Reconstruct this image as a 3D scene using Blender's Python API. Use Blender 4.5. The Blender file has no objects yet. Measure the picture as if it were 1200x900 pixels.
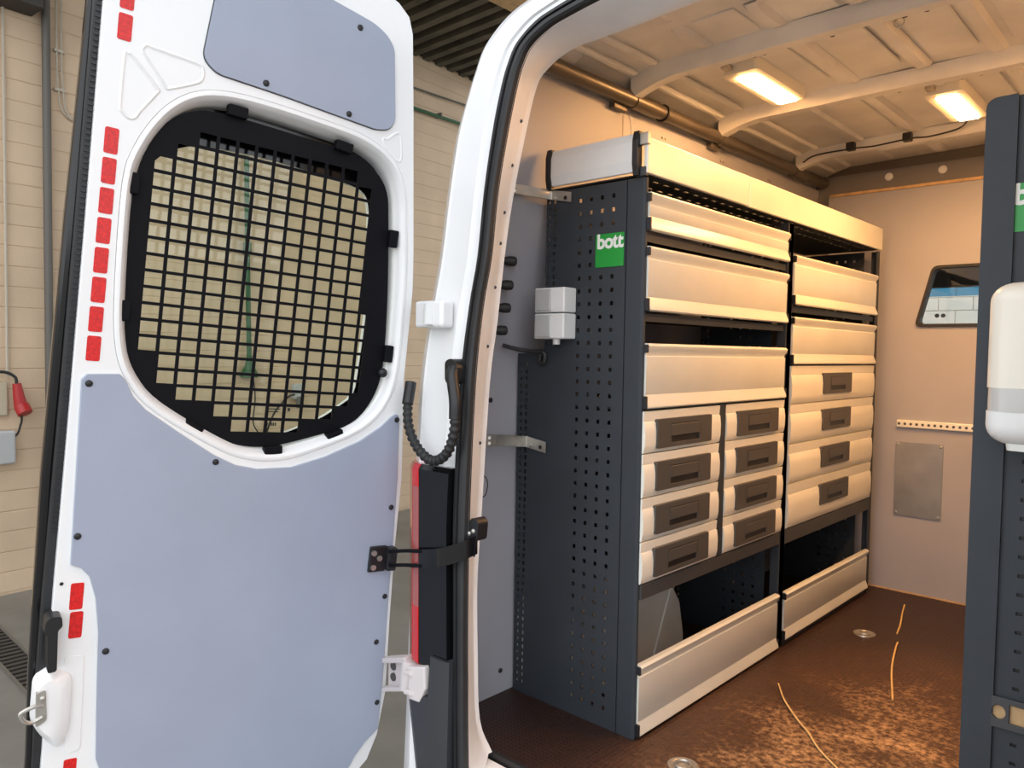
import bpy, math, random
from mathutils import Vector, Matrix
from mathutils.geometry import tessellate_polygon
random.seed(7)
S = bpy.context.scene
COL = S.collection
# ------------------------------------------------------------------ camera
# metres; +Y runs into the van, +X to the right, z = 0 is the load floor, the camera stands behind the open doors
R = ((0.7296, 0.6837, 0.0157), (0.0407, -0.0205, -0.9990), (-0.6827, 0.7295, -0.0428))
cd = bpy.data.cameras.new('camera'); cam = bpy.data.objects.new('camera', cd); COL.objects.link(cam)
cd.sensor_width = 36; cd.lens = 889.84 / 1200 * 36; cd.clip_start = .02; cd.clip_end = 200
rx, dn, fw = Vector(R[0]).normalized(), Vector(R[1]), Vector(R[2]).normalized()
up = rx.cross(fw).normalized(); up = -up if up.z < 0 else up
cam.matrix_world = Matrix(((rx.x, up.x, -fw.x, 0), (rx.y, up.y, -fw.y, 0), (rx.z, up.z, -fw.z, 1.05), (0, 0, 0, 1)))
S.camera = cam
# ------------------------------------------------------------------ daylight, exposure
w = bpy.data.worlds.new('hall_daylight'); S.world = w; w.use_nodes = True
bg = w.node_tree.nodes['Background']; bg.inputs[0].default_value = (0.93, 0.96, 1.0, 1); bg.inputs[1].default_value = 2.3
LAMP = (1.0, 0.495, 0.175); LAMP_W = 182.0
S.view_settings.view_transform = 'Standard'; S.view_settings.look = 'None'
S.view_settings.exposure = 0.0; S.view_settings.gamma = 1.0; S.view_settings.use_curve_mapping = False

# ------------------------------------------------------------------ materials
def mat(name, col, rough=.5, metal=0., var=0., vscale=8., bump=0., bscale=60., spec=.5, trans=0., coat=0.):
    m = bpy.data.materials.new(name); m.use_nodes = True
    nt = m.node_tree; N = nt.nodes; L = nt.links; p = N['Principled BSDF']
    p.inputs['Base Color'].default_value = (*col, 1); p.inputs['Roughness'].default_value = rough
    p.inputs['Metallic'].default_value = metal; p.inputs['Specular IOR Level'].default_value = spec
    p.inputs['Transmission Weight'].default_value = trans; p.inputs['Coat Weight'].default_value = coat
    tc = N.new('ShaderNodeTexCoord')
    if var:
        n = N.new('ShaderNodeTexNoise'); n.inputs['Scale'].default_value = vscale; n.inputs['Detail'].default_value = 6
        L.new(tc.outputs['Object'], n.inputs['Vector'])
        r = N.new('ShaderNodeValToRGB'); r.color_ramp.elements[0].position = .3; r.color_ramp.elements[1].position = .7
        r.color_ramp.elements[0].color = (*[c * (1 - var) for c in col], 1); r.color_ramp.elements[1].color = (*[min(1, c * (1 + var)) for c in col], 1)
        L.new(n.outputs['Fac'], r.inputs[0]); L.new(r.outputs[0], p.inputs['Base Color'])
    if bump:
        n = N.new('ShaderNodeTexNoise'); n.inputs['Scale'].default_value = bscale; n.inputs['Detail'].default_value = 4
        L.new(tc.outputs['Object'], n.inputs['Vector'])
        b = N.new('ShaderNodeBump'); b.inputs['Strength'].default_value = bump; b.inputs['Distance'].default_value = .004
        L.new(n.outputs['Fac'], b.inputs['Height']); L.new(b.outputs[0], p.inputs['Normal'])
    return m
WHITE = mat('white_paint', (.87, .875, .885), .28, coat=.3)
JAMBW = mat('white_paint_worn', (.86, .87, .89), .38, var=.06, vscale=9)
ROOFW = mat('primer_white_sheet', (.82, .80, .76), .42, var=.10, vscale=5)
GREY = mat('grey_laminate_panel', (.345, .385, .49), .46, var=.035, vscale=5, bump=.05, bscale=90)
SHEET = mat('shaded_grey_bulkhead', (.20, .19, .185), .5, var=.06, vscale=4)  # grey darkened to carry the shade above the bulkhead board
GREYIN = mat('grey_laminate_lining', (.375, .375, .415), .5, var=.05, vscale=4, bump=.05, bscale=90)
BLACK = mat('black_plastic', (.012, .012, .014), .42)
GLOSS = mat('gloss_black', (.006, .006, .007), .12)
RUBBER = mat('black_rubber', (.014, .014, .015), .55, var=.15, vscale=30)
PLATE = mat('black_coated_steel', (.005, .005, .007), .55, spec=.12)
ANTH = mat('anthracite_steel', (.027, .034, .043), .6, var=.10, vscale=7)
ANTHR = mat('anthracite_steel_edge', (.05, .052, .056), .5)
ALU = mat('silver_aluminium', (.82, .82, .75), .34, metal=.15, var=.04, vscale=6)
DRW = mat('light_grey_drawer', (.79, .78, .71), .42, var=.03, vscale=6)
HANDLE = mat('dark_grey_handle_plastic', (.07, .066, .062), .45)
STEEL = mat('galvanised_steel', (.52, .50, .46), .38, metal=.8, var=.12, vscale=30)
PLATEST = mat('brushed_steel_plate', (.40, .37, .33), .42, metal=.85, var=.1, vscale=12)
TUBEM = mat('bare_metal_tube', (.15, .13, .11), .38, metal=.55, var=.12, vscale=9)
RED = mat('red_reflective_tape', (.66, .012, .012), .35, var=.22, vscale=160)
REDL = mat('red_lamp_lens', (.62, .012, .010), .08, coat=.8)
REDP = mat('pale_red_lens', (.42, .10, .085), .1, coat=.8)
BUMP = mat('dark_grey_bumper_plastic', (.035, .036, .04), .42)
PINKW = mat('hinge_primer_white', (.70, .64, .63), .4)
GREEN = mat('green_sticker', (.015, .30, .045), .35)
PRINT = mat('white_print', (.80, .82, .78), .5)
INK = mat('dark_print', (.03, .03, .03), .6)
SOCK = mat('light_grey_plastic', (.78, .79, .79), .4)
CREAM = mat('cream_dispenser_plastic', (.80, .76, .66), .3, coat=.3)
SMOKE = mat('translucent_grey_plastic', (.52, .52, .50), .2, coat=.4)
WOOD = mat('pale_timber', (.55, .36, .18), .6, var=.2, vscale=25)
STRAW = mat('dry_straw', (.70, .47, .20), .6, var=.1, vscale=30)
HWALL = mat('cream_painted_block', (.66, .50, .345), .75, var=.07, vscale=3, bump=.35, bscale=22)
JOINT = mat('painted_mortar', (.60, .45, .31), .85, var=.1, vscale=4, bump=.3, bscale=30)
WBLOCK = mat('white_painted_block', (.90, .90, .86), .7, var=.05, vscale=3, bump=.2, bscale=25)
CONC = mat('grey_concrete', (.20, .192, .17), .55, var=.16, vscale=2.5, bump=.1, bscale=40)
DECK = mat('dark_roof_deck', (.085, .075, .052), .7, var=.35, vscale=4)
PIPE = mat('dark_conduit', (.13, .12, .105), .5)
PALEP = mat('painted_conduit', (.52, .46, .37), .6)
GPIPE = mat('green_air_pipe', (.02, .10, .035), .45)
CABLE = mat('black_cable', (.02, .02, .02), .5)
REDPLUG = mat('red_plug_plastic', (.42, .02, .02), .4)
BOXG = mat('grey_box_metal', (.48, .49, .49), .5)
BOXC = mat('cream_box_metal', (.55, .50, .36), .6)
SKINB = mat('dash_dark_plastic', (.05, .045, .04), .7)
HEADL = mat('cab_headliner', (.16, .135, .11), .8)
ARCH = mat('wheel_arch_cover', (.74, .72, .66), .5, var=.08, vscale=6)

def floor_mat():
    m = bpy.data.materials.new('brown_phenolic_plywood'); m.use_nodes = True
    nt = m.node_tree; N = nt.nodes; L = nt.links; p = N['Principled BSDF']
    tc = N.new('ShaderNodeTexCoord')
    def noise(sc, det, dist=0.):
        n = N.new('ShaderNodeTexNoise'); n.inputs['Scale'].default_value = sc; n.inputs['Detail'].default_value = det
        n.inputs['Distortion'].default_value = dist; n.inputs['Roughness'].default_value = .65
        L.new(tc.outputs['Object'], n.inputs['Vector']); return n
    def math_(op, a, b):
        x = N.new('ShaderNodeMath'); x.operation = op
        for i, q in enumerate((a, b)):
            if isinstance(q, (int, float)): x.inputs[i].default_value = q
            else: L.new(q, x.inputs[i])
        return x.outputs[0]
    def ramp(f, a, b):
        r = N.new('ShaderNodeMapRange'); r.inputs[1].default_value = a; r.inputs[2].default_value = b; r.clamp = True
        L.new(f, r.inputs[0]); return r.outputs[0]
    # foot wear: an island in the aisle behind the doors
    sx = N.new('ShaderNodeSeparateXYZ'); L.new(tc.outputs['Object'], sx.inputs[0])
    dx = math_('MULTIPLY', math_('SUBTRACT', sx.outputs[0], -.66), 1.9)
    dy = math_('MULTIPLY', math_('SUBTRACT', sx.outputs[1], 1.95), .95)
    d = math_('SQRT', math_('ADD', math_('MULTIPLY', dx, dx), math_('MULTIPLY', dy, dy)), 0)
    isl = ramp(d, 1.10, .25)
    big = ramp(noise(4., 8, .6).outputs['Fac'], .30, .66)
    fine = ramp(noise(55., 6).outputs['Fac'], .38, .62)
    wear = math_('MULTIPLY', math_('MULTIPLY', isl, math_('ADD', math_('MULTIPLY', big, .75), .25)), math_('ADD', math_('MULTIPLY', fine, .7), .3))
    speck = ramp(noise(120., 3).outputs['Fac'], .70, .76)
    wear = math_('ADD', wear, math_('MULTIPLY', speck, .35))
    r = N.new('ShaderNodeValToRGB'); e = r.color_ramp.elements
    e[0].color = (.030, .0125, .0085, 1); e[1].color = (.50, .30, .15, 1); e[1].position = .80
    q = e.new(.25); q.color = (.075, .034, .018, 1)
    L.new(wear, r.inputs[0]); L.new(r.outputs[0], p.inputs['Base Color'])
    p.inputs['Roughness'].default_value = .5
    # woven anti-slip grid
    def wave(ax):
        v = N.new('ShaderNodeMath'); v.operation = 'SINE'; L.new(math_('MULTIPLY', sx.outputs[ax], 2 * math.pi / .014), v.inputs[0]); return v.outputs[0]
    grid = math_('MAXIMUM', wave(0), wave(1))
    b = N.new('ShaderNodeBump'); b.inputs['Strength'].default_value = .5; b.inputs['Distance'].default_value = .0012
    L.new(grid, b.inputs['Height']); L.new(b.outputs[0], p.inputs['Normal'])
    return m
FLOORM = floor_mat()
def glass_mat(name, tint, refl=.10):
    m = bpy.data.materials.new(name); m.use_nodes = True
    nt = m.node_tree; N = nt.nodes; L = nt.links; N.remove(N['Principled BSDF'])
    t = N.new('ShaderNodeBsdfTransparent'); t.inputs[0].default_value = (*tint, 1)
    g = N.new('ShaderNodeBsdfGlossy'); g.inputs['Roughness'].default_value = .02
    ge = N.new('ShaderNodeNewGeometry'); mr = N.new('ShaderNodeMapRange'); mr.inputs[3].default_value = 1.45; mr.inputs[4].default_value = 1 / 1.45
    L.new(ge.outputs['Backfacing'], mr.inputs[0])
    fr = N.new('ShaderNodeFresnel'); L.new(mr.outputs[0], fr.inputs[0])
    mx = N.new('ShaderNodeMixShader'); L.new(fr.outputs[0], mx.inputs[0]); L.new(t.outputs[0], mx.inputs[1]); L.new(g.outputs[0], mx.inputs[2])
    L.new(mx.outputs[0], N['Material Output'].inputs[0]); return m
GLASS = glass_mat('green_tinted_glass', (.965, 1.0, .93))
CLEAR = glass_mat('clear_glass', (.985, .99, .975))
BLUEG = glass_mat('blue_shade_band', (.32, .62, .80))
def emit(name, col, s):
    m = bpy.data.materials.new(name); m.use_nodes = True; p = m.node_tree.nodes['Principled BSDF']
    p.inputs['Base Color'].default_value = (.9, .88, .8, 1)
    p.inputs['Emission Color'].default_value = (*col, 1); p.inputs['Emission Strength'].default_value = s; return m
LED = emit('led_diffuser', LAMP, LAMP_W)

# ------------------------------------------------------------------ mesh helpers
def rnd(pts, r, n=4):
    out = []; k = len(pts); rr = r if isinstance(r, (list, tuple)) else [r] * k
    for i in range(k):
        p = Vector(pts[i]); a = Vector(pts[i - 1]) - p; b = Vector(pts[(i + 1) % k]) - p
        q = min(rr[i], a.length * .45, b.length * .45)
        if q < 1e-5: out.append(tuple(p)); continue
        s, e = p + a.normalized() * q, p + b.normalized() * q
        for j in range(n + 1):
            t = j / n; out.append(tuple(s * (1 - t) ** 2 + p * 2 * t * (1 - t) + e * t * t))
    return out
def inset(L, d):
    o = []; n = len(L); A = sum(L[i][0] * L[(i + 1) % n][1] - L[(i + 1) % n][0] * L[i][1] for i in range(n)); sg = 1 if A > 0 else -1
    for i in range(n):
        t = Vector(L[(i + 1) % n]) - Vector(L[i - 1]); t.normalize(); o.append((L[i][0] - t.y * d * sg, L[i][1] + t.x * d * sg))
    return o
def smooth_loop(pts, n=4):
    out = []; k = len(pts); P = [Vector(p) for p in pts]
    for i in range(k):
        a, b, c, d = P[i - 1], P[i], P[(i + 1) % k], P[(i + 2) % k]
        for j in range(n):
            t = j / n
            out.append(tuple(.5 * (2 * b + (c - a) * t + (2 * a - 5 * b + 4 * c - d) * t * t + (3 * b - a - 3 * c + d) * t ** 3)))
    return out
def smooth_path(pts, n=6):
    P = [Vector(p) for p in pts]; P = [2 * P[0] - P[1]] + P + [2 * P[-1] - P[-2]]; out = []
    for i in range(1, len(P) - 2):
        a, b, c, d = P[i - 1:i + 3]
        for j in range(n):
            t = j / n
            out.append(.5 * (2 * b + (c - a) * t + (2 * a - 5 * b + 4 * c - d) * t * t + (3 * b - a - 3 * c + d) * t ** 3))
    out.append(P[-2]); return out
AX = {'x': lambda a, b, h: (h, a, b), 'y': lambda a, b, h: (a, h, b), 'z': lambda a, b, h: (a, b, h)}
class MB:
    def __init__(s): s.v = []; s.f = []
    def add(s, V, F):
        o = len(s.v); s.v += [tuple(x) for x in V]; s.f += [tuple(i + o for i in f) for f in F]; return s
    def box(s, x0, x1, y0, y1, z0, z1):
        V = [(x, y, z) for x in (x0, x1) for y in (y0, y1) for z in (z0, z1)]
        return s.add(V, [(0, 1, 3, 2), (4, 6, 7, 5), (0, 4, 5, 1), (2, 3, 7, 6), (0, 2, 6, 4), (1, 5, 7, 3)])
    def prism(s, loops, ax, h0, h1):
        """outline (first loop) with holes (further loops), extruded along an axis"""
        if not isinstance(loops[0][0], (list, tuple)): loops = [loops]
        m = AX[ax]; V0 = [p for l in loops for p in l]; n = len(V0)
        T = tessellate_polygon([[Vector((p[0], p[1], 0)) for p in l] for l in loops])
        V = [m(p[0], p[1], h0) for p in V0] + [m(p[0], p[1], h1) for p in V0]
        F = [tuple(t) for t in T] + [tuple(i + n for i in reversed(t)) for t in T]; o = 0
        for l in loops:
            k = len(l); F += [(o + i, o + (i + 1) % k, o + (i + 1) % k + n, o + i + n) for i in range(k)]; o += k
        return s.add(V, F)
    def loft(s, rings, closed=True, caps=False):
        k = len(rings[0]); V = [p for r in rings for p in r]; F = []
        for i in range(len(rings) - 1):
            for j in range(k if closed else k - 1):
                a = i * k + j; b = i * k + (j + 1) % k; F.append((a, b, b + k, a + k))
        if caps: F += [tuple(range(k))[::-1], tuple(range((len(rings) - 1) * k, len(rings) * k))]
        return s.add(V, F)
    def tube(s, path, r, seg=8):
        P = [Vector(p) for p in path]; rings = []; ref = Vector((0.13, .27, .95))
        for i, p in enumerate(P):
            t = (P[min(i + 1, len(P) - 1)] - P[max(i - 1, 0)]).normalized()
            if i == 0 and abs(t.dot(ref)) > .9: ref = Vector((1, .2, .1))
            a = t.cross(ref).normalized(); b = t.cross(a).normalized(); ref = -b if b.dot(ref) < 0 else b
            q = r[i] if isinstance(r, (list, tuple)) else r
            rings.append([p + (a * math.cos(2 * math.pi * j / seg) + ref * math.sin(2 * math.pi * j / seg)) * q for j in range(seg)])
        return s.loft(rings, True, True)
    def disc(s, c, ax, r, h, seg=12):
        m = AX[ax]; k = 'xyz'.index(ax); o = [i for i in range(3) if i != k]
        L = [(c[o[0]] + r * math.cos(2 * math.pi * j / seg), c[o[1]] + r * math.sin(2 * math.pi * j / seg)) for j in range(seg)]
        return s.prism(L, ax, c[k], c[k] + h)
    def dome(s, c, ax, r, h, seg=10):
        m = AX[ax]; k = 'xyz'.index(ax); o = [i for i in range(3) if i != k]
        rings = [[m(c[o[0]] + r * q * math.cos(2 * math.pi * j / seg), c[o[1]] + r * q * math.sin(2 * math.pi * j / seg), c[k] + h * t) for j in range(seg)]
                 for q, t in ((1, 0), (.92, .55), (.6, .9), (.2, 1))]
        return s.loft(rings, True, True)
    def build(s, name, m, parent=None, bevel=0, smooth=False, seg=2, kind=None, label=None):
        me = bpy.data.meshes.new(name); me.from_pydata(s.v, [], s.f); me.validate(); me.materials.append(m)
        import bmesh
        bm = bmesh.new(); bm.from_mesh(me); bmesh.ops.recalc_face_normals(bm, faces=bm.faces); bm.to_mesh(me); bm.free()
        o = bpy.data.objects.new(name, me); COL.objects.link(o)
        if smooth:
            me.polygons.foreach_set('use_smooth', [True] * len(me.polygons))
            if not smooth == 'full':
                try: me.set_sharp_from_angle(angle=math.radians(38))
                except Exception: pass
        if bevel:
            b = o.modifiers.new('bevel', 'BEVEL'); b.width = bevel; b.segments = seg; b.limit_method = 'ANGLE'; b.angle_limit = math.radians(35)
            b.harden_normals = False
        if parent is not None:
            o.parent = parent
            if parent.get('_w'): o.matrix_parent_inverse = Matrix.Translation(-Vector(parent['_w']))
        if kind: o['kind'] = kind
        if label: o['label'] = label
        return o
def B(*a): return MB().box(*a)
def thing(name, label, cat, loc, group=None, matrix=None):
    o = bpy.data.objects.new(name, None); COL.objects.link(o); o.empty_display_size = .05
    if matrix is not None: o.matrix_world = matrix
    else: o.location = loc; o['_w'] = list(loc)
    o['label'] = label; o['category'] = cat
    if group: o['group'] = group
    return o
def tag(o, label, cat, group=None, kind=None):
    o['label'] = label; o['category'] = cat
    if group: o['group'] = group
    if kind: o['kind'] = kind
    return o
def struct(o, label, cat): return tag(o, label, cat, None, 'structure')
def sub(o, parent):
    """hang a sub-part, built in the coordinates of its part, under that part"""
    o.parent = parent; o.matrix_parent_inverse = Matrix.Identity(4); return o
def perforated(strips, name, m, parent, plane, h, th):
    """sheet of strips (a0,a1,b0,b1,[hole a centres],[hole b centres],ha,hb) with the hole cells left open"""
    V, F = [], []; mp = AX[plane]
    for a0, a1, b0, b1, ac, bc, ha, hb in strips:
        A = sorted([a0, a1] + [c + q * ha / 2 for c in ac for q in (-1, 1)]); Bz = sorted([b0, b1] + [c + q * hb / 2 for c in bc for q in (-1, 1)])
        n = len(Bz); o = len(V)
        V += [mp(a, b, h) for a in A for b in Bz]
        for i in range(len(A) - 1):
            for j in range(n - 1):
                if i % 2 and j % 2: continue
                F.append((o + i * n + j, o + i * n + j + 1, o + (i + 1) * n + j + 1, o + (i + 1) * n + j))
    ob = MB().add(V, F).build(name, m, parent)
    s = ob.modifiers.new('sheet', 'SOLIDIFY'); s.thickness = th; s.offset = 0
    return ob
def text_mesh(body, width, name):
    c = bpy.data.curves.new(name, 'FONT'); c.body = body; c.size = 1; c.offset = .035; c.extrude = .006; c.resolution_u = 3; c.space_character = .92
    o = bpy.data.objects.new(name, c); COL.objects.link(o); bpy.context.view_layer.update()
    me = bpy.data.meshes.new_from_object(o.evaluated_get(bpy.context.evaluated_depsgraph_get())); bpy.data.objects.remove(o)
    xs = [v.co.x for v in me.vertices]; k = width / (max(xs) - min(xs)); x0 = min(xs)
    return [((v.co.x - x0) * k, v.co.y * k, v.co.z * .02) for v in me.vertices], [tuple(p.vertices) for p in me.polygons]

# =================================================================== SETTING: the hall
GZ = -.68
HA, HD = Vector((-6.06, 1.5, 0)), Vector((-.0915, .9958, 0)); HN = Vector((.9958, .0915, 0))
def HW(s, z, o=0.): p = HA + HD * s + HN * o; return (p.x, p.y, z)
def hbox(m, s0, s1, z0, z1, o0, o1):
    V = [HW(s, z, o) for s in (s0, s1) for o in (o0, o1) for z in (z0, z1)]
    return m.add(V, [(0, 1, 3, 2), (4, 6, 7, 5), (0, 4, 5, 1), (2, 3, 7, 6), (0, 2, 6, 4), (1, 5, 7, 3)])
g = B(-9, 30, -30, 14, GZ - .1, GZ).build('floor_garage', CONC)
struct(g, 'grey concrete workshop floor under the van', 'floor')
hw = hbox(MB(), -6, 9.4, GZ, 4.2, -.12, -.004).build('wall_garage', JOINT)
struct(hw, 'cream painted block wall of the workshop beside the van', 'wall')
z = GZ + .02
while z < 4.18:
    hbox(MB(), -6, 9.4, z, min(z + .134, 4.19), -.03, 0).build('block_course', HWALL, hw, bevel=.003, seg=1); z += .14
# dark ribbed roof deck
pr = []; y = 1.0
while y < 6.5: pr += [(y, 4.17), (y + .085, 4.17), (y + .095, 4.31), (y + .18, 4.31)]; y += .19
rings = [[(x, a, b) for a, b in pr] for x in (-6.9, 5.5)]
c = MB().loft(rings, False).build('ceiling_garage', DECK); struct(c, 'dark ribbed metal roof deck of the workshop', 'ceiling')
B(-6.9, 5.5, 1.0, 6.7, 4.33, 4.36).build('roof_sheet', DECK, c)
B(-4.68, -4.30, 1.0, 10.0, 4.02, 4.165).build('roof_beam', WOOD, c, bevel=.006, label='pale timber roof beam')
# white block wall ahead of the van
wf = B(-6.9, 4.5, 10.02, 10.15, GZ, 4.2).build('wall_beyond', WBLOCK); struct(wf, 'white painted block wall beyond the windscreen', 'wall')
me0 = None
for r_ in range(5):
    for c_ in range(7):
        x = -3.2 + c_ * .36 + (.18 if r_ % 2 else 0); zz = 1.3 + r_ * .155
        if me0 is None:
            o = B(0, .35, 0, .025, 0, .147).build('block', WBLOCK, wf, bevel=.004, seg=1); me0 = o.data
        else:
            o = bpy.data.objects.new('block', me0); COL.objects.link(o); o.parent = wf
            b = o.modifiers.new('bevel', 'BEVEL'); b.width = .004; b.segments = 1
        o.location = (x, 9.996, zz)
# things on the hall wall
tag(MB().tube([HW(.17, -.2, .05), HW(.17, 4.1, .05)], .027, 10).build('conduit', PIPE, smooth=True), 'thick dark vertical conduit on the cream wall left of the door', 'conduit')
pc = thing('conduit', 'thin pale conduit pair curving right at its lower end, high on the wall', 'conduit', HW(.27, 2.6, .02))
for q in (0, .03): MB().tube(smooth_path([HW(.25 + q, 4.1, .02), HW(.25 + q, 3.1, .02), HW(.262 + q, 2.8, .02), HW(.30 + q * .8, 2.68, .02), HW(.42, 2.63 + q * .4, .02)]), .007, 6).build('pipe', PALEP, pc, smooth=True)
for zz in (3.1, 2.83): hbox(MB(), .232, .30, zz, zz + .02, 0, .03).build('clip', PALEP, pc)
tag(MB().tube([HW(-.08, .83, .02), HW(-.08, 4.1, .02)], .009, 6).build('conduit', PALEP, smooth=True), 'thin painted conduit running down to the red plug at the far left', 'conduit')
tag(hbox(MB(), -3, .10, 3.29, 3.7, 0, .22).build('wall_beam', SKINB, bevel=.01), 'dark beam end at the top left corner of the wall', 'beam')
gp = thing('air_pipe', 'green compressed air pipe running high along the wall with a drop leg', 'pipe', HW(1.72, .8, .05))
MB().tube([HW(1.72, 3.55, .05), HW(8.5, 3.72, .05)], .019, 8).build('header_pipe', GPIPE, gp, smooth=True)
MB().tube([HW(1.72, 3.56, .05), HW(1.735, 1.9, .05), HW(1.755, .95, .05)], .021, 8).build('drop_pipe', GPIPE, gp, smooth=True)
MB().tube([HW(1.735, 1.95, .05), HW(1.735, 1.85, .05)], .035, 8).build('coupling', GPIPE, gp, smooth=True)
MB().tube([HW(1.755, .98, .05), HW(1.755, .90, .05), HW(1.755, .82, .05), HW(1.755, .79, .05)], [.022, .035, .075, .075], 10).build('outlet', GPIPE, gp, smooth=True)
MB().tube(smooth_path([HW(1.80, .80, .04), HW(1.82, .6, .04), HW(1.80, .40, .04), HW(1.85, .3, .04)]), .006, 6).build('hose_tail', CABLE, gp, smooth=True)
for q in (4.1, 4.55): hbox(MB(), q, q + .02, 3.60 + (q - 4.1) * .025, 3.65 + (q - 4.1) * .025, 0, .08).build('pipe_clip', PIPE, gp)
tag(MB().tube([HW(-.05, 3.60, .03), HW(3.7, 3.82, .03), HW(8.5, 4.02, .03)], .011, 6).build('wall_cable', PIPE, smooth=True), 'thin brown cable running along the wall above the green pipe', 'cable')
so_ = thing('wall_socket', 'small grey socket on the cream wall seen through the rear window mesh', 'socket', HW(2.27, .55, 0))
hbox(MB(), 2.22, 2.33, .58, .72, 0, .06).build('body', BOXG, so_, bevel=.012)
MB().tube([HW(2.275, .60, .05), HW(2.275, .50, .07)], .035, 10).build('plug', PIPE, so_, smooth=True)
MB().tube(smooth_path([HW(2.25, .63, .05), HW(2.15, .6, .05), HW(2.0, .45, .05), HW(1.9, .2, .04)]), .009, 6).build('cord', CABLE, so_, smooth=True)
pl = thing('power_plug', 'dark red industrial plug hanging from a black cable at the far left', 'plug', HW(-.03, .60, .06))
MB().tube([HW(-.045, .78, .08), HW(-.035, .70, .08), HW(-.02, .62, .08)], [.026, .034, .042], 10).build('housing', REDPLUG, pl, smooth=True)
MB().tube([HW(-.018, .625, .08), HW(-.005, .575, .11)], .047, 12).build('cap', REDPLUG, pl, smooth=True)
MB().tube(smooth_path([HW(-.3, .80, .05), HW(-.15, .86, .07), HW(-.06, .83, .08), HW(-.045, .77, .08)]), .011, 6).build('cord', CABLE, pl, smooth=True)
MB().tube(smooth_path([HW(-.02, .57, .09), HW(-.02, .50, .07), HW(-.07, .41, .06), HW(-.3, .40, .05)]), .008, 6).build('cord', CABLE, pl, smooth=True)
tag(hbox(MB(), -.32, -.082, .56, .79, 0, .03).build('switch_box', BOXC, bevel=.008), 'cream metal switch box beside the red plug', 'box')
tag(hbox(MB(), -.35, -.055, .235, .46, 0, .09).build('switch_box', BOXG, bevel=.014), 'light grey box below the red plug', 'box')
dg = thing('drain_grate', 'dark slotted drain channel in the concrete floor at the far left', 'drain', (-4.9, 1.14, GZ))
MB().box(-6, -3.2, 1.06, 1.075, GZ, GZ + .008).box(-6, -3.2, 1.205, 1.22, GZ, GZ + .008).build('frame', PIPE, dg)
B(-6, -3.2, 1.075, 1.205, GZ + .0005, GZ + .001).build('channel', GLOSS, dg)
for i in range(26): B(-5.6 + i * .06, -5.575 + i * .06, 1.075, 1.205, GZ + .001, GZ + .006).build('grate_bar', SKINB, dg)

# =================================================================== SETTING: load space of the van
XL, XR, CX = -1.585, .119, -.733
def mx(x): return 2 * CX - x
fl = B(XL, XR, 1.385, 3.70, -.03, 0).build('floor', FLOORM); struct(fl, 'worn brown anti-slip plywood load floor', 'floor')
def wallp(sg):
    P = [(-1.585, 0), (-1.585, 1.06), (-1.485, 1.53), (-1.452, 1.845), (-1.47, 1.845), (-1.505, 1.53), (-1.605, 1.06), (-1.605, 0)]
    return [(x if sg < 0 else mx(x), z_) for x, z_ in P]
wl = MB().prism(wallp(-1), 'y', 1.46, 3.70).build('wall_left', GREYIN); struct(wl, 'grey laminate lining of the left van wall', 'wall')
wr = MB().prism(wallp(1), 'y', 1.46, 3.70).build('wall_right', GREYIN); struct(wr, 'grey laminate lining of the right van wall', 'wall')
for yy, zz in ((1.60, .905), (1.66, .07)): MB().dome((-1.584, yy, zz), 'x', .008, .005).build('screw', BLACK, wl)
for yy, zz in ((1.50, .06), (1.52, .43)): MB().dome((-1.584, yy, zz), 'x', .008, .005).build('screw', BLACK, wl)
for i in range(3):
    for q in (0, .022): MB().dome((-1.4555, 2.3 + i * .42 + q, 1.80), 'x', .005, .004, 8).build('rivet', STEEL, wl)
# bulkhead: laminate board with a raw top edge in front of a sheet wall
win = rnd([(-1.000, 1.186), (-.936, 1.449), (-.530, 1.449), (-.466, 1.186)], [.028, .026, .026, .028], 5)
wfro = MB().prism([[(-1.385, 0), (-.085, 0), (-.085, 1.797), (-1.385, 1.797)], win], 'y', 3.66, 3.68).build('wall_front', GREYIN)
struct(wfro, 'grey laminate bulkhead board behind the driver seats', 'wall')
B(-1.385, -.085, 3.652, 3.682, 1.797, 1.809).build('trim_strip', WOOD, wfro, label='pale raw timber top edge of the board')
B(-1.388, -1.372, 3.648, 3.66, 1.70, 1.797).build('edge_bracket', STEEL, wfro)
win2 = rnd([(-1.02, 1.17), (-.95, 1.465), (-.516, 1.465), (-.446, 1.17)], .03, 4)
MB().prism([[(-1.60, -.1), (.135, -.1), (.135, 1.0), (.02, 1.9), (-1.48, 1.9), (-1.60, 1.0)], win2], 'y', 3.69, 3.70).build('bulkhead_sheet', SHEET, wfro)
B(-1.385, -1.02, 3.655, 3.66, -.001, .006).build('floor_bead', WOOD, wfro); B(-1.02, -.085, 3.655, 3.66, -.001, .006).build('floor_bead', WOOD, wfro)
for x in (-1.139, -.921, -.60, -.33): MB().dome((x, 3.69, 1.866), 'y', .018, -.006, 12).build('bolt', SOCK, wfro)
gs = rnd([(-.985, 1.198), (-.928, 1.437), (-.538, 1.437), (-.481, 1.198)], [.024, .022, .022, .024], 5)
wd = MB().prism([win, gs], 'y', 3.648, 3.70).build('window_1', RUBBER, bevel=.004); struct(wd, 'small bulkhead window with black rubber surround', 'window')
MB().prism(gs, 'y', 3.668, 3.673).build('pane', CLEAR, wd)
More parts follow.
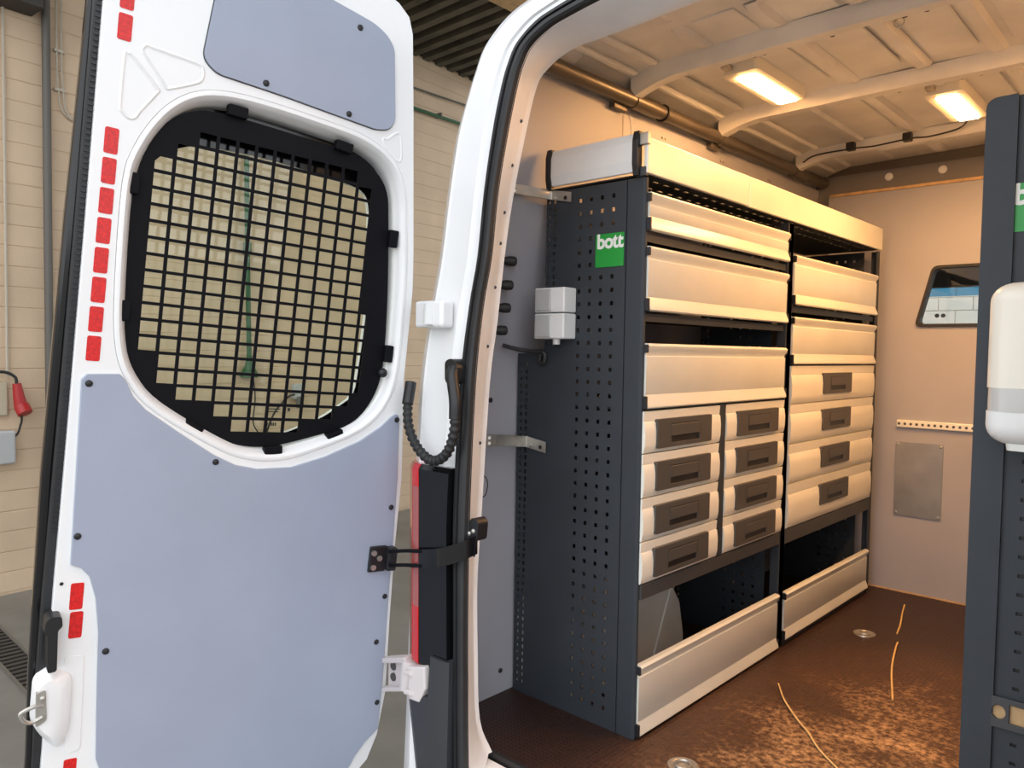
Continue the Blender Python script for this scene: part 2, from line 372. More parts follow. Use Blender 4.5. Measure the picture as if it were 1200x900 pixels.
# roof
RZ = 1.935
cl = MB().loft([[(x, y, z_) for x, z_ in ((-1.475, 1.842), (-1.44, 1.90), (-1.32, RZ), (-.733, RZ + .012), (mx(-1.32), RZ), (mx(-1.44), 1.90), (mx(-1.475), 1.842))] for y in (1.475, 1.82)], False).build('ceiling', ROOFW)
struct(cl, 'bare white pressed sheet roof of the load space', 'ceiling')
MB().loft([[(x, y, z_) for x, z_ in ((-1.475, 1.842), (-1.44, 1.903), (-1.32, RZ + .004), (-.733, RZ + .016), (mx(-1.32), RZ + .004), (mx(-1.44), 1.903), (mx(-1.475), 1.842))] for y in (1.823, 3.70)], False).build('roof_panel', ROOFW, cl)
for nm, Yn, Yf in (('a', 2.02, 2.082), ('b', 2.588, 2.655), ('c', 3.285, 3.348)):
    rg = []
    for x in [-1.40, -1.36, -1.31, -1.25, -1.15, -1.0, -.733, -.466, -.316, -.216, -.156, -.106, -.066]:
        e = max(0, abs(x - CX) - .50); dz = -.034 * min(1, (e / .167)) ** 2 + .006 * (1 - abs(x - CX) / .667)
        rg.append([(x, Yn, RZ + .012 + min(0, dz * .4)), (x, Yn + .004, RZ - .018 + dz), (x, Yn + .02, 1.897 + dz), (x, Yf - .006, 1.897 + dz), (x, Yf, 1.904 + dz), (x, Yf + .022, RZ + .012 + min(0, dz * .4))])
    bow = MB().loft(rg, False).build('roof_bow', ROOFW, cl, smooth=True)
    for x in (-1.27, -1.245, -1.02, -.99, -.80, -.62, -.57): MB().disc((x, Yf + .006, 1.912), 'z', .006, -.006, 8).build('hole_plug', BLACK, cl)
def bead(x, y0, y1, wd_=.03, dp=.014):
    rg = []
    for y, k in ((y0, 0), (y0 + .03, .8), (y0 + .06, 1), (y1 - .06, 1), (y1 - .02, .8), (y1, .1)):
        rg.append([(x - wd_ / 2 - .009, y, RZ + .014), (x - wd_ / 2, y, RZ + .008 - dp * k), (x + wd_ / 2, y, RZ + .008 - dp * k), (x + wd_ / 2 + .009, y, RZ + .014)])
    return MB().loft(rg, False).build('roof_bead', ROOFW, cl, smooth=True)
for y0, y1 in ((1.46, 1.80), (1.84, 2.015), (2.10, 2.58), (2.68, 3.28), (3.37, 3.66)):
    for x in (-1.13, -.915, -.705, -.505, -.30): bead(x, y0, y1)
for y0, y1 in ((1.84, 2.00), (2.15, 2.50), (2.74, 3.18)):
    for x in (-1.022, -.81, -.605, -.40): B(x - .062, x + .062, y0, y1, RZ + .006, RZ + .012).build('pressed_field', ROOFW, cl, bevel=.003, seg=1)
for y0, y1 in ((1.46, 2.0), (2.11, 2.56), (2.69, 3.25), (3.37, 3.64)):   # side pressings beside the cant rail
    for x, zz in ((-1.365, 1.917), (-1.295, 1.932)):
        MB().tube([(x, y0, zz), (x, y0 + .03, zz - .004), (x, y1 - .03, zz - .004), (x, y1, zz)], [.006, .011, .011, .006], 8).build('side_pressing', ROOFW, cl, smooth=True)
tb = thing('cant_rail_tube', 'long bare metal tube along the left roof edge above the shelves', 'tube', (-1.415, 1.5, 1.86))
MB().tube([(-1.418, 1.50, 1.860), (-1.418, 3.66, 1.868)], .0235, 14).build('tube', TUBEM, tb, smooth=True)
for y in (2.06, 2.63, 3.3): MB().tube([(-1.418, y, 1.862), (-1.418, y + .13, 1.862)], .0265, 14).build('sleeve', TUBEM, tb, smooth=True)
MB().tube([(-1.418, 2.235, 1.862), (-1.418, 2.242, 1.862)], .029, 14).build('band', BLACK, tb, smooth=True)
for y in (1.98, 2.60): MB().box(-1.450, -1.43, y, y + .07, 1.824, 1.842).build('saddle', TUBEM, tb, bevel=.002)
tag(MB().tube(smooth_path([(-1.44, 2.04, 1.83), (-1.435, 2.035, 1.76), (-1.43, 2.03, 1.66)]) + smooth_path([(-1.43, 2.09, 1.66), (-1.435, 2.09, 1.76), (-1.44, 2.07, 1.83)])[:0], .0012, 5).build('tie_wire', STEEL), 'left one of two thin wires hanging from the roof tube behind the canopy', 'wire', 'wires above the near shelf')
tag(MB().tube(smooth_path([(-1.44, 2.05, 1.832), (-1.435, 2.075, 1.80), (-1.43, 2.085, 1.66)]), .0012, 5).build('tie_wire', STEEL), 'right one of two thin wires hanging from the roof tube behind the canopy', 'wire', 'wires above the near shelf')
def lamp(x, y, lab):
    t = thing('ceiling_lamp', lab, 'lamp', (x, y, 1.93), 'roof lamps in the load space')
    dif = rnd([(x - .031, y - .158), (x + .031, y - .158), (x + .031, y + .158), (x - .031, y + .158)], .008)
    MB().prism([rnd([(x - .058, y - .20), (x + .058, y - .20), (x + .058, y + .165), (x - .058, y + .165)], .02), dif], 'z', 1.905, RZ + .012).build('housing', CREAM, t, bevel=.003)
    MB().prism(inset(dif, .0005), 'z', 1.902, 1.915).build('diffuser', LED, t)
    B(x - .045, x - .02, y - .235, y - .20, 1.914, 1.93).build('cable_tail', PALEP, t, bevel=.003)
    return t
lamp(-1.105, 2.365, 'lit strip lamp on the roof nearest the left shelves')
lamp(-.697, 2.955, 'lit strip lamp on the roof next to the right hand shelf')
lamp(-.28, 2.27, 'strip lamp above the right hand shelf nearer the rear doors, outside the picture')
lamp(-.28, 2.70, 'strip lamp above the right hand shelf nearer the bulkhead, outside the picture')
rc = thing('roof_cable', 'thin dark cable clipped along the last roof rib', 'cable', (-1.0, 3.26, 1.92))
MB().tube(smooth_path([(-1.36, 3.27, 1.885), (-1.30, 3.262, 1.905), (-1.14, 3.255, 1.905), (-1.06, 3.25, 1.900), (-.93, 3.255, 1.908), (-.86, 3.25, 1.902), (-.76, 3.25, 1.915), (-.70, 3.14, 1.922)]), .0032, 6).build('cable', CABLE, rc, smooth=True)
for x in (-1.155, -.94): MB().box(x - .016, x + .016, 3.235, 3.268, 1.897, 1.93).build('clip', BLACK, rc, bevel=.004)
tag(MB().tube([(-.655 + .012 * math.cos(a), 2.16, 1.925 + .012 * math.sin(a)) for a in [i * math.pi / 8 for i in range(17)]], .002, 5).build('roof_ring', STEEL, smooth=True), 'small wire ring hanging under the first roof rib', 'ring')
# bulkhead fittings
cr = thing('cargo_rail', 'pale slotted lashing rail across the bulkhead', 'rail', (-.70, 3.655, .755))
MB().box(-1.056, -.42, 3.645, 3.66, .741, .773).build('rail', ALU, cr, bevel=.003)
for i in range(26): MB().disc((-1.045 + i * .024, 3.645, .757), 'y', .006, -.0008, 10).build('slot', HANDLE, cr)
sp = thing('steel_plate', 'brushed steel plate screwed to the bulkhead below the rail', 'plate', (-.962, 3.655, .345))
MB().prism(rnd([(-1.058, .346), (-.867, .346), (-.867, .676), (-1.058, .676)], .008), 'y', 3.655, 3.66).build('plate', PLATEST, sp)
for x in (-1.048, -.877):
    for zz in (.358, .664): MB().dome((x, 3.655, zz), 'y', .006, -.004).build('screw', STEEL, sp)

# =================================================================== cab and body shell
K = .07
def RP(x, z_, d): return (x, 1.30 + K * (z_ - 1.148) + d, z_)
van = thing('cargo_van', 'white panel van seen from behind with its load space open', 'van', (CX, 1.3, GZ))
SO = [(-1.300, -.12), (-1.327, .122), (-1.341, .241), (-1.353, .404), (-1.380, .650), (-1.385, .967), (-1.369, 1.158), (-1.350, 1.283), (-1.342, 1.440), (-1.325, 1.594), (-1.305, 1.694), (-1.289, 1.742), (-1.265, 1.785), (-1.211, 1.822), (-1.154, 1.838), (-1.05, 1.855), (-.90, 1.868), (CX, 1.872)]
SI = [(-1.262, -.10), (-1.289, .135), (-1.300, .25), (-1.315, .41), (-1.331, .658), (-1.339, .969), (-1.329, 1.157), (-1.311, 1.28), (-1.303, 1.435), (-1.281, 1.586), (-1.261, 1.684), (-1.246, 1.731), (-1.220, 1.770), (-1.165, 1.797), (-1.110, 1.808), (-1.013, 1.82), (-.88, 1.832), (CX, 1.836)]
SL = [(-1.56, -.12), (-1.565, .12), (-1.57, .24), (-1.575, .40), (-1.58, .65), (-1.589, .96), (-1.562, 1.17), (-1.542, 1.29), (-1.526, 1.45), (-1.505, 1.60), (-1.467, 1.71), (-1.445, 1.765), (-1.415, 1.825), (-1.345, 1.878), (-1.26, 1.905), (-1.12, 1.93), (-.93, 1.95), (CX, 1.96)]
JB = [(-1.345, .010), (-1.392, .08), (-1.404, .25), (-1.410, .42), (-1.41, .65), (-1.41, .965), (-1.396, 1.13), (-1.386, 1.29), (-1.369, 1.445), (-1.34, 1.60), (-1.309, 1.727), (-1.27, 1.767), (-1.217, 1.79), (-1.17, 1.797), (-1.11, 1.798), (-1.02, 1.799), (-.88, 1.806), (CX, 1.81)]
def ringlines(): 
    q = lambda L: [tuple(p) for p in smooth_path([(a, b, 0) for a, b in L], 4)]
    return [[(p[0], p[1]) for p in q(L)] for L in (SO, SI, SL, JB)]
so, si, sl, jb = ringlines(); NS = len(so)
def lerp(a, b, t): return (a[0] + (b[0] - a[0]) * t, a[1] + (b[1] - a[1]) * t)
def full(sec):
    left = [sec(i) for i in range(NS)]
    right = [[(mx(p[0]), p[1], p[2]) for p in r] for r in left[:-1]][::-1]
    return left + right
def s_skin(i):
    a, b = sl[i], so[i]; out = lerp(a, b, -.5)
    return [RP(*out, .42), RP(*lerp(a, b, -.18), .16), RP(*a, .06), RP(*lerp(a, b, .12), .026), RP(*lerp(a, b, .30), .006), RP(*lerp(a, b, .34), .010), RP(*lerp(a, b, .80), .004), RP(*lerp(a, b, .84), .010), RP(*b, .012), RP(*lerp(a, b, 1.02), .03)]
MB().loft(full(s_skin), False).build('rear_frame', WHITE, van, smooth=True)
def s_seal(i):
    a, b = so[i], si[i]
    return [RP(*lerp(a, b, t), d) for t, d in ((-.02, .02), (.02, .004), (.2, -.006), (.42, -.008), (.46, .0), (.52, .0), (.56, -.006), (.80, -.006), (.94, -.001), (1.0, .014))]
MB().loft(full(s_seal), False).build('door_seal', RUBBER, van, smooth=True)
def s_jamb(i):
    a, b = si[i], jb[i]; o = lerp(b, sl[i], .55)
    dd = .12 + .03 * max(0, min(1, 1 - b[1] / .45))
    return [RP(*lerp(a, b, .0), .010), RP(*lerp(a, b, .08), .020), RP(*lerp(a, b, .90), dd - .012), RP(*b, dd), RP(*lerp(a, b, 1.0), dd + .014), RP(*o, dd + .016)]
MB().loft(full(s_jamb), False).build('door_jamb', JAMBW, van, smooth=True)
for i in (14, 18, 22, 26, 29, 31, 34, 37):                    # small plug holes down the jamb
    p = lerp(si[i], jb[i], .72); q = RP(*p, .034 + .086 * .66)
    nx = Vector((.75, -.66, 0)); c0 = Vector(q) + nx * -.0015
    MB().tube([c0, c0 + nx * .004], .0045, 8).build('plug_hole', BLACK, van)
# sill
MB().loft([[(x, y, z_) for y, z_ in ((1.205, -.30), (1.20, -.10), (1.215, -.055), (1.25, -.035), (1.29, -.034), (1.31, -.012), (1.375, -.006), (1.385, -.03))] for x in (-1.45, -.016)], False).build('sill', JAMBW, van, smooth=True)
MB().tube([(-1.36, 1.392, -.002), (-.11, 1.392, -.002)], .012, 8).build('floor_edge_trim', RUBBER, van, smooth=True)
# body sides, roof skin and cab behind the lining
side = [(-1.64, -.3), (-1.665, .4), (-1.66, 1.0), (-1.60, 1.45), (-1.52, 1.80), (-1.42, 1.93), (-1.2, 1.985), (CX, 2.0)]
for sg in (0, 1):
    P = [(mx(x) if sg else x, z_) for x, z_ in side]
    MB().loft([[(x, y, z_) for x, z_ in P] for y in (1.70, 3.75)], False).build('body_side', WHITE, van, smooth=True)
    P2 = [p for p in P if p[1] < 1.05]
    MB().loft([[(x, y, z_) for x, z_ in P2] for y in (3.75, 6.1)], False).build('cab_side', WHITE, van, smooth=True)
    a = P[3][0]; b = P[4][0]
    MB().tube([(P[2][0], 5.55, 1.0), (b, 4.62, 1.62)], .05, 8).build('windscreen_pillar', HEADL, van, smooth=True)
B(-1.60, .13, 1.42, 3.70, -.12, -.035).build('underbody', SKINB, van)
MB().prism([(3.70, 1.92), (3.70, 1.98), (4.45, 1.90), (4.75, 1.62), (4.70, 1.53), (4.2, 1.60), (3.72, 1.62)], 'x', -1.52, .05).build('cab_roof', HEADL, van)
MB().box(-1.5, .04, 4.55, 4.60, 1.428, 1.62).build('sun_visor', SKINB, van, bevel=.01)
MB().prism([(5.05, .2), (4.85, .95), (5.0, 1.08), (5.6, 1.02), (6.1, .95), (6.1, .2)], 'x', -1.55, .08).build('dashboard', SKINB, van)
ws = lambda t: (4.68 + .92 * t, 1.62 - .60 * t)
def pane(t0, t1, name, m):
    (y0, z0), (y1, z1) = ws(t0), ws(t1)
    return MB().add([(-1.5, y0, z0), (.04, y0, z0), (.04, y1, z1), (-1.5, y1, z1), (-1.5, y0 + .005, z0 + .004), (.04, y0 + .005, z0 + .004), (.04, y1 + .005, z1 + .004), (-1.5, y1 + .005, z1 + .004)],
                    [(0, 1, 2, 3), (7, 6, 5, 4), (0, 4, 5, 1), (1, 5, 6, 2), (2, 6, 7, 3), (3, 7, 4, 0)]).build(name, m, van)
pane(0, .345, 'windscreen_shade_band', BLUEG); pane(.345, 1, 'windscreen', CLEAR)
y_, z_ = ws(.52)
for q in (0, .034): MB().disc((-1.285 + q, y_ - .012, z_), 'y', .013, .003, 10).build('windscreen_sticker', INK, van)
# wheel arch inside, rubber buffers and fittings on the left rear pillar
wa = MB()
arc = [(1.72 + .0, 0.0), (1.72, .25), (1.78, .33), (1.95, .375), (2.13, .355), (2.26, .29), (2.34, .18), (2.37, .06), (2.37, 0)]
wa.prism(arc, 'y', 0, 1) if False else None
wa = MB().prism([(y, z_) for y, z_ in arc], 'x', -1.60, -1.36).build('wheel_arch', ARCH, van, bevel=.012)
MB().tube([(-1.358, 2.16, .02), (-1.358, 2.27, .25)], .004, 6).build('arch_weld', ARCH, van, smooth=True)
MB().box(-1.361, -1.357, 1.98, 2.05, .10, .20).build('arch_hatch', ARCH, van, bevel=.0015)
for yy, zz in ((1.605, 1.311), (1.592, 1.241), (1.583, 1.175), (1.570, 1.110)):
    b = MB().tube([(-1.575, yy - .09, zz), (-1.53, yy - .02, zz), (-1.527, yy - .016, zz), (-1.519, yy, zz), (-1.511, yy + .014, zz), (-1.508, yy + .018, zz)], [.008, .008, .011, .015, .014, .009], 10)
    b.build('rubber_buffer', RUBBER, van, smooth=True)
MB().disc((-1.515, 1.615, 1.593), 'x', .024, .02, 16).build('rubber_stop', RUBBER, van, bevel=.006)
# rear lamp
tl = []; tr = []; tp = []
for zz in (.255, .262, .30, .40, .50, .60, .70, .745, .757):
    xb = -1.497 + (.755 - zz) / .485 * .047; e = .010 if zz in (.255, .757) else 0
    xo = -1.385 + max(0, (.65 - zz)) * .10
    tl.append([RP(xo, zz, .01), RP(xo, zz, -.016 + e), RP(xb, zz, -.018 + e), RP(xb, zz, .012)])
    tr.append([RP(xb, zz, .012), RP(xb, zz, -.020 + e), RP(xb - .012, zz, -.019 + e), RP(xb - .032, zz, -.012 + e), RP(xb - .032, zz, .01)])
    tp.append([RP(xb - .030, zz, .012), RP(xb - .032, zz, -.013 + e), RP(xb - .062, zz, .004 + e), RP(xb - .080, zz, .030 + e), RP(xb - .088, zz, .14), RP(xb - .04, zz, .14)])
lampo = MB().loft(tl, True, True).build('rear_lamp', GLOSS, van, smooth=True, label='tall rear lamp with gloss black face and red lens')
sub(MB().loft(tr[:4], True, True).build('inner_lens', REDL, None, smooth=True), lampo); sub(MB().loft(tr[3:7], True, True).build('inner_lens', REDP, None, smooth=True), lampo); sub(MB().loft(tr[6:], True, True).build('inner_lens', REDL, None, smooth=True), lampo)
sub(MB().loft(tp, True, True).build('outer_lens', REDL, None, smooth=True), lampo)
# bumper corner
rg = []
for zz in (-.32, -.10, .02, .10, .165, .185, .192, .24, .295):
    xl = (-1.515 + (.17 - zz) * .27) if zz < .19 else -1.412
    xr_ = -1.318 - max(0, zz) * .06
    rg.append([RP(xr_, zz, .03), RP(xr_, zz, -.020), RP(xr_ - .03, zz, -.026), RP(xl + (.055 if zz < .19 else .012), zz, -.024), RP(xl + (.018 if zz < .19 else .004), zz, -.004), RP(xl, zz, .035), RP(xl - .005, zz, .06), RP(xr_ - .06, zz, .06)])
MB().loft(rg, True, True).build('bumper_corner', BUMP, van, smooth=True, label='dark grey plastic bumper corner')
# hinges on the pillar
MB().box(-1.535, -1.455, 1.268, 1.292, 1.108, 1.176).build('upper_hinge', WHITE, van, bevel=.006)
MB().box(-1.462, -1.418, 1.258, 1.300, 1.106, 1.176).build('hinge_plate', WHITE, van, bevel=.010, seg=3)
MB().tube([(-1.472, 1.262, 1.116), (-1.468, 1.262, 1.166)], .016, 12).build('hinge_knuckle', SOCK, van, smooth=True)
MB().prism([(-1.474, .250), (-1.410, .268), (-1.407, .212), (-1.428, .172), (-1.472, .168)], 'y', 1.205, 1.245).build('lower_hinge', PINKW, van, bevel=.004)
MB().tube([(-1.505, 1.238, .174), (-1.502, 1.242, .250)], .026, 14).build('hinge_knuckle', PINKW, van, smooth=True)
MB().tube([(-1.478, 1.203, .185), (-1.455, 1.201, .19)], .007, 8).build('hinge_pin', PINKW, van, smooth=True)
MB().tube([(-1.478, 1.203, .235), (-1.455, 1.201, .24)], .007, 8).build('hinge_pin', PINKW, van, smooth=True)
def arm(z0, z1, z2, z3, dy0, dy1):
    return MB().loft([[(-1.655, 1.283 + dy0, z0), (-1.655, 1.283 + dy1, z0), (-1.655, 1.283 + dy1, z1), (-1.655, 1.283 + dy0, z1)],
                      [(-1.50, 1.240 + dy0, z2), (-1.50, 1.240 + dy1, z2), (-1.50, 1.240 + dy1, z3), (-1.50, 1.240 + dy0, z3)]], True, True)
arm(.108, .120, .172, .184, -.02, .012).build('hinge_arm', PINKW, van, bevel=.002); arm(.188, .202, .246, .262, -.02, .012).build('hinge_arm', PINKW, van, bevel=.002)
arm(.112, .196, .176, .256, .002, .010).build('hinge_web', PINKW, van, bevel=.001)
for zz in (.152, .182): MB().tube([(-1.614, 1.2735, zz + .008), (-1.614, 1.268, zz + .008)], .011, 12).build('hinge_bolt', HANDLE, van)

# =================================================================== open rear door (local: x = from hinge to free edge, y = towards the load side, z = up)
H = Vector((-1.57137, 1.3, 1.14769)); U = Vector((.153948, .985668, -.068977)); V2 = Vector((.096919, .054409, .993804)); NN = Vector((.983314, -.15968, -.087154))
DM = Matrix(((-U.x, NN.x, V2.x, H.x), (-U.y, NN.y, V2.y, H.y), (-U.z, NN.z, V2.z, H.z), (0, 0, 0, 1)))
door = thing('rear_door', 'open white rear van door with grey panels and a black mesh window', 'van door', None, matrix=DM)
out = [(.780, .845), (.5, .825), (.3, .790), (.195, .768), (.146, .752), (.114, .729), (.099, .692), (.073, .51), (.025, .148), (.016, .059), (.014, -.031), (.012, -.168), (-.016, -.446), (-.020, -.636), (-.029, -.83), (-.043, -1.052), (-.032, -1.174), (-.009, -1.242), (.05, -1.30), (.2, -1.32), (.778, -1.32), (.779, -1.018), (.783, -.68), (.782, -.32), (.782, .11), (.783, .53)]
rec = smooth_loop([(.700, -.012), (.702, .185), (.686, .262), (.648, .335), (.600, .382), (.540, .404), (.450, .410), (.300, .404), (.200, .394), (.128, .362), (.090, .302), (.072, .200), (.056, .060), (.050, -.140), (.070, -.238), (.130, -.304), (.241, -.352), (.326, -.376), (.400, -.374), (.470, -.350), (.606, -.272), (.663, -.212), (.690, -.140)], 4)
def scale_loop(L, k, c=(.385, .02)): return [(c[0] + (x - c[0]) * k, c[1] + (y - c[1]) * k) for x, y in L]
def L3(L, y): return [(a, y, b) for a, b in L]
lip = inset(rec, -.020)
MB().prism([out, lip], 'y', -.045, 0).build('inner_panel', WHITE, door, bevel=.007, seg=3)
MB().loft([L3(lip, 0.0), L3(inset(rec, -.016), .0025), L3(inset(rec, -.010), .002), L3(inset(rec, -.004), -.004), L3(rec, -.012), L3(inset(rec, .008), -.030), L3(inset(rec, .010), -.062)]).build('window_rim', WHITE, door, smooth=True)
# outer skin and glass
skin = [(x + (.010 if x < .3 else .0), z_) for x, z_ in out[:20]]
glo = smooth_loop([(.690, 0.0), (.690, .17), (.660, .255), (.604, .293), (.553, .308), (.438, .315), (.312, .310), (.195, .300), (.160, .290), (.143, .270), (.132, .217), (.116, .071), (.112, -.030), (.116, -.157), (.124, -.232), (.166, -.270), (.203, -.296), (.258, -.322), (.310, -.341), (.40, -.352), (.50, -.335), (.60, -.262), (.655, -.205), (.680, -.14)], 3)
MB().prism([skin + [(.795, -1.34), (.806, -.86), (.812, -.44), (.810, .11), (.797, .54)][0:], glo], 'y', -.082, -.064).build('outer_skin', WHITE, door, bevel=.004)
MB().prism([inset(rec, -.03), glo], 'y', -.064, -.061).build('glass_border', GLOSS, door)
MB().prism(inset(glo, -.006), 'y', -.072, -.068).build('window_glass', GLASS, door)
# black mesh plate with its cells punched out
plate = smooth_loop([(.690, -.137), (.699, -.013), (.696, .183), (.675, .276), (.643, .334), (.594, .370), (.531, .382), (.365, .378), (.211, .369), (.149, .341), (.112, .297), (.098, .223), (.076, .029), (.068, -.149), (.089, -.240), (.142, -.304), (.243, -.340), (.349, -.365), (.431, -.361), (.511, -.330), (.606, -.271), (.662, -.218)], 4)
rows = {0: (2, 13), 1: (1, 15), 2: (0, 16), 3: (0, 16), 4: (0, 17), 5: (0, 18), 6: (0, 18), 7: (0, 18), 8: (0, 18), 9: (0, 17), 10: (0, 17), 11: (1, 16), 12: (10, 15)}
cells = []
for k, (r0, r1) in rows.items():
    for r_ in range(r0, r1 + 1):
        x1 = .660 - k * .0428; x0 = x1 - .0355; t = .331 - r_ * .0352; b = t - .0282
        if k == 12: x0 += .018
        if k == 0 and r_ == 2: cells.append([(x0, t), (x1 - .010, t), (x1, t - .012), (x1, b), (x0, b)])
        else: cells.append([(x0, t), (x1, t), (x1, b), (x0, b)])
MB().prism([plate] + cells, 'y', -.026, -.022).build('mesh_plate', PLATE, door, label='black steel mesh guard')
for (x, z_, a) in ((.503, .392, 0), (.245, .378, 4), (.085, .182, 90), (.062, -.115, 90), (.187, -.335, -20), (.344, -.374, -5), (.535, -.322, 32), (.697, -.074, 90), (.700, .192, 90)):
    ca, sa = math.cos(math.radians(a)), math.sin(math.radians(a))
    q = [(x + p * ca - r_ * sa, z_ + p * sa + r_ * ca) for p, r_ in ((-.022, -.012), (.022, -.012), (.022, .012), (-.022, .012))]
    MB().prism(q, 'y', -.026, -.004).build('plate_clip', PLATE, door, bevel=.003)
MB().dome((.072, -.012, -.166), 'y', .013, .012).build('knob', BLACK, door, smooth=True)
# print on the glass
for i in range(4): B(.315 + .004 * (i % 2), .352, -.0655, -.065, -.268 - i * .0065, -.2655 - i * .0065).build('glass_print', INK, door)
for i in range(6): B(.322 + i * .0052, .3255 + i * .0052, -.0655, -.065, -.322, -.314).build('glass_print', INK, door)
B(.290, .296, -.0655, -.065, -.284, -.276).build('glass_print', INK, door)
# grey trim panels
tp_ = rnd([(.556, .80), (.590, .480), (.560, .456), (.414, .451), (.173, .436), (.138, .445), (.124, .470), (.148, .640), (.170, .664), (.205, .680), (.357, .702), (.46, .80)], .03, 4)
MB().prism(tp_, 'y', .0005, .006).build('upper_trim_panel', GREY, door, bevel=.0015, seg=1)
MB().prism(inset(tp_, -.002), 'y', 0.0, .0018).build('panel_gasket', HANDLE, door)
lp = [(.766, -.222), (.757, -.211), (.696, -.207), (.684, -.219), (.667, -.253), (.640, -.281), (.566, -.331), (.487, -.381), (.436, -.405), (.385, -.415), (.301, -.412), (.215, -.386), (.125, -.346), (.068, -.307), (.042, -.281), (.028, -.272), (.019, -.276), (.013, -.306), (.0, -.446), (-.008, -.60), (-.014, -.755), (-.026, -1.0), (-.030, -1.155), (.006, -1.185), (.033, -1.219), (.060, -1.27), (.655, -1.27), (.662, -1.10), (.676, -1.06), (.687, -.885), (.693, -.769), (.704, -.692), (.719, -.643), (.736, -.623), (.757, -.614)]
MB().prism(lp, 'y', .0005, .006).build('lower_trim_panel', GREY, door, bevel=.0015, seg=1)
MB().prism(inset(lp, -.0018), 'y', 0.0, .0015).build('panel_gasket', SOCK, door)
for x, z_ in ((.453, .466), (.249, .453), (.244, .658), (.752, -.230), (.749, -.553), (.482, -.397), (.023, -.287), (.010, -.525), (.676, -.814), (-.002, -.773), (-.016, -1.076), (.10, -.60)[:0] or (.008, -.90)):
    MB().dome((x, .006, z_), 'y', .0075, .004).build('panel_screw', BLACK, door, smooth=True)
# reflective tape
def tape(x, z_, wd_=.026, hg=.052): 
    return MB().prism(rnd([(x - wd_ / 2, z_ - hg / 2), (x + wd_ / 2, z_ - hg / 2), (x + wd_ / 2, z_ + hg / 2), (x - wd_ / 2, z_ + hg / 2)], .004, 2), 'y', .0002, .0010).build('reflective_tape', RED, door)
for i in range(8): tape(.7485, .266 - i * .0605)
for z_ in (.493, .554, .615): tape(.7415, z_)
for x, z_ in ((.740, -.685), (.737, -.748), (.725, -1.078)): tape(x, z_, .025, .058)
# pressings
for P in ([(.738, .437), (.732, .444), (.721, .440), (.673, .393), (.672, .383), (.700, .339), (.709, .322), (.722, .319), (.734, .328), (.738, .342)],
          [(.705, .464), (.699, .471), (.686, .470), (.598, .465), (.587, .456), (.585, .442), (.595, .426), (.647, .399), (.657, .399), (.674, .420), (.704, .454)],
          [(.150, .419), (.136, .423), (.118, .440), (.103, .440), (.094, .390), (.098, .376), (.110, .378), (.135, .398)]):
    L = smooth_loop(P, 3)
    MB().loft([L3(inset(L, -.004), 0.0), L3(L, .0022), L3(inset(L, .004), .0004), L3(inset(L, .0045), .0004)]).build('pressing', WHITE, door, smooth=True)
# free edge: rubber lip, ribbed gasket, handle, latch
def strip(pts, x0, x1, y0, y1):
    m = MB(); rg = []
    for x, z_ in pts: rg.append([(x + x0, y0, z_), (x + x1, y0, z_), (x + x1, y1, z_), (x + x0, y1, z_)])
    return m.loft(rg, True, True)
edge = [(.775, .84), (.776, .53), (.776, .11), (.777, -.32), (.779, -.68), (.778, -.86), (.772, -1.05), (.770, -1.33)]
strip(edge, -.004, .022, -.055, -.018).build('edge_gasket', RUBBER, door, bevel=.006)
for i in range(118):
    zz = .80 - i * .0115
    x = .776 + (.0 if zz > -.3 else .002)
    if zz < -.56: break
    B(x + .002, x + .017, -.020, -.0155, zz, zz + .005).build('gasket_rib', BLACK, door)
strip([(.797, .84), (.803, .53), (.811, .11), (.815, -.43), (.808, -.86), (.800, -1.05), (.798, -1.33)], -.020, .004, -.066, -.034).build('rubber_lip', GLOSS, door, bevel=.008)
MB().prism(rnd([(.799, -.745), (.797, -.720), (.788, -.712), (.769, -.713), (.766, -.735), (.774, -.742), (.770, -.83), (.787, -.832), (.792, -.75)], .006, 3), 'y', -.01, .034).build('pull_handle', BLACK, door, bevel=.005)
sub_l = MB().loft([L3(L, y) for L, y in (
    (rnd([(.806, -.855), (.770, -.832), (.732, -.850), (.728, -.975), (.748, -1.030), (.788, -.985), (.806, -.95)], .015, 3), -.02),
    (rnd([(.804, -.857), (.772, -.838), (.738, -.856), (.735, -.968), (.750, -1.015), (.786, -.978), (.803, -.948)], .015, 3), .012),
    (rnd([(.800, -.866), (.778, -.848), (.757, -.868), (.754, -.955), (.760, -.985), (.783, -.965), (.798, -.94)], .012, 3), .026))], True, True).build('latch_housing', WHITE, door, smooth=True)
MB().dome((.757, .020, -.905), 'y', .006, .004).build('latch_screw', BLACK, door)
MB().prism(rnd([(.803, -.872), (.786, -.868), (.780, -.935), (.799, -.948)], .006, 3), 'y', .018, .030).build('latch_plate', STEEL, door, bevel=.002)
for z_ in (-.886, -.928): MB().dome((.791, .030, z_), 'y', .006, .004).build('latch_bolt', STEEL, door, smooth=True)
MB().tube(smooth_path([(.790, .030, -.900), (.803, .034, -.898), (.822, .036, -.903), (.829, .036, -.910), (.822, .036, -.925), (.808, .034, -.932), (.790, .030, -.926)]), .0042, 8).build('striker_loop', STEEL, door, smooth=True)
MB().prism(rnd([(.754, -.815), (.716, -.818), (.708, -1.03), (.738, -1.035)], .008, 3), 'y', 0, .0025).build('mechanism_cover', WHITE, door, bevel=.002)
MB().dome((.770, .0, -.655), 'y', .004, .002).build('plug_hole', BLACK, door)

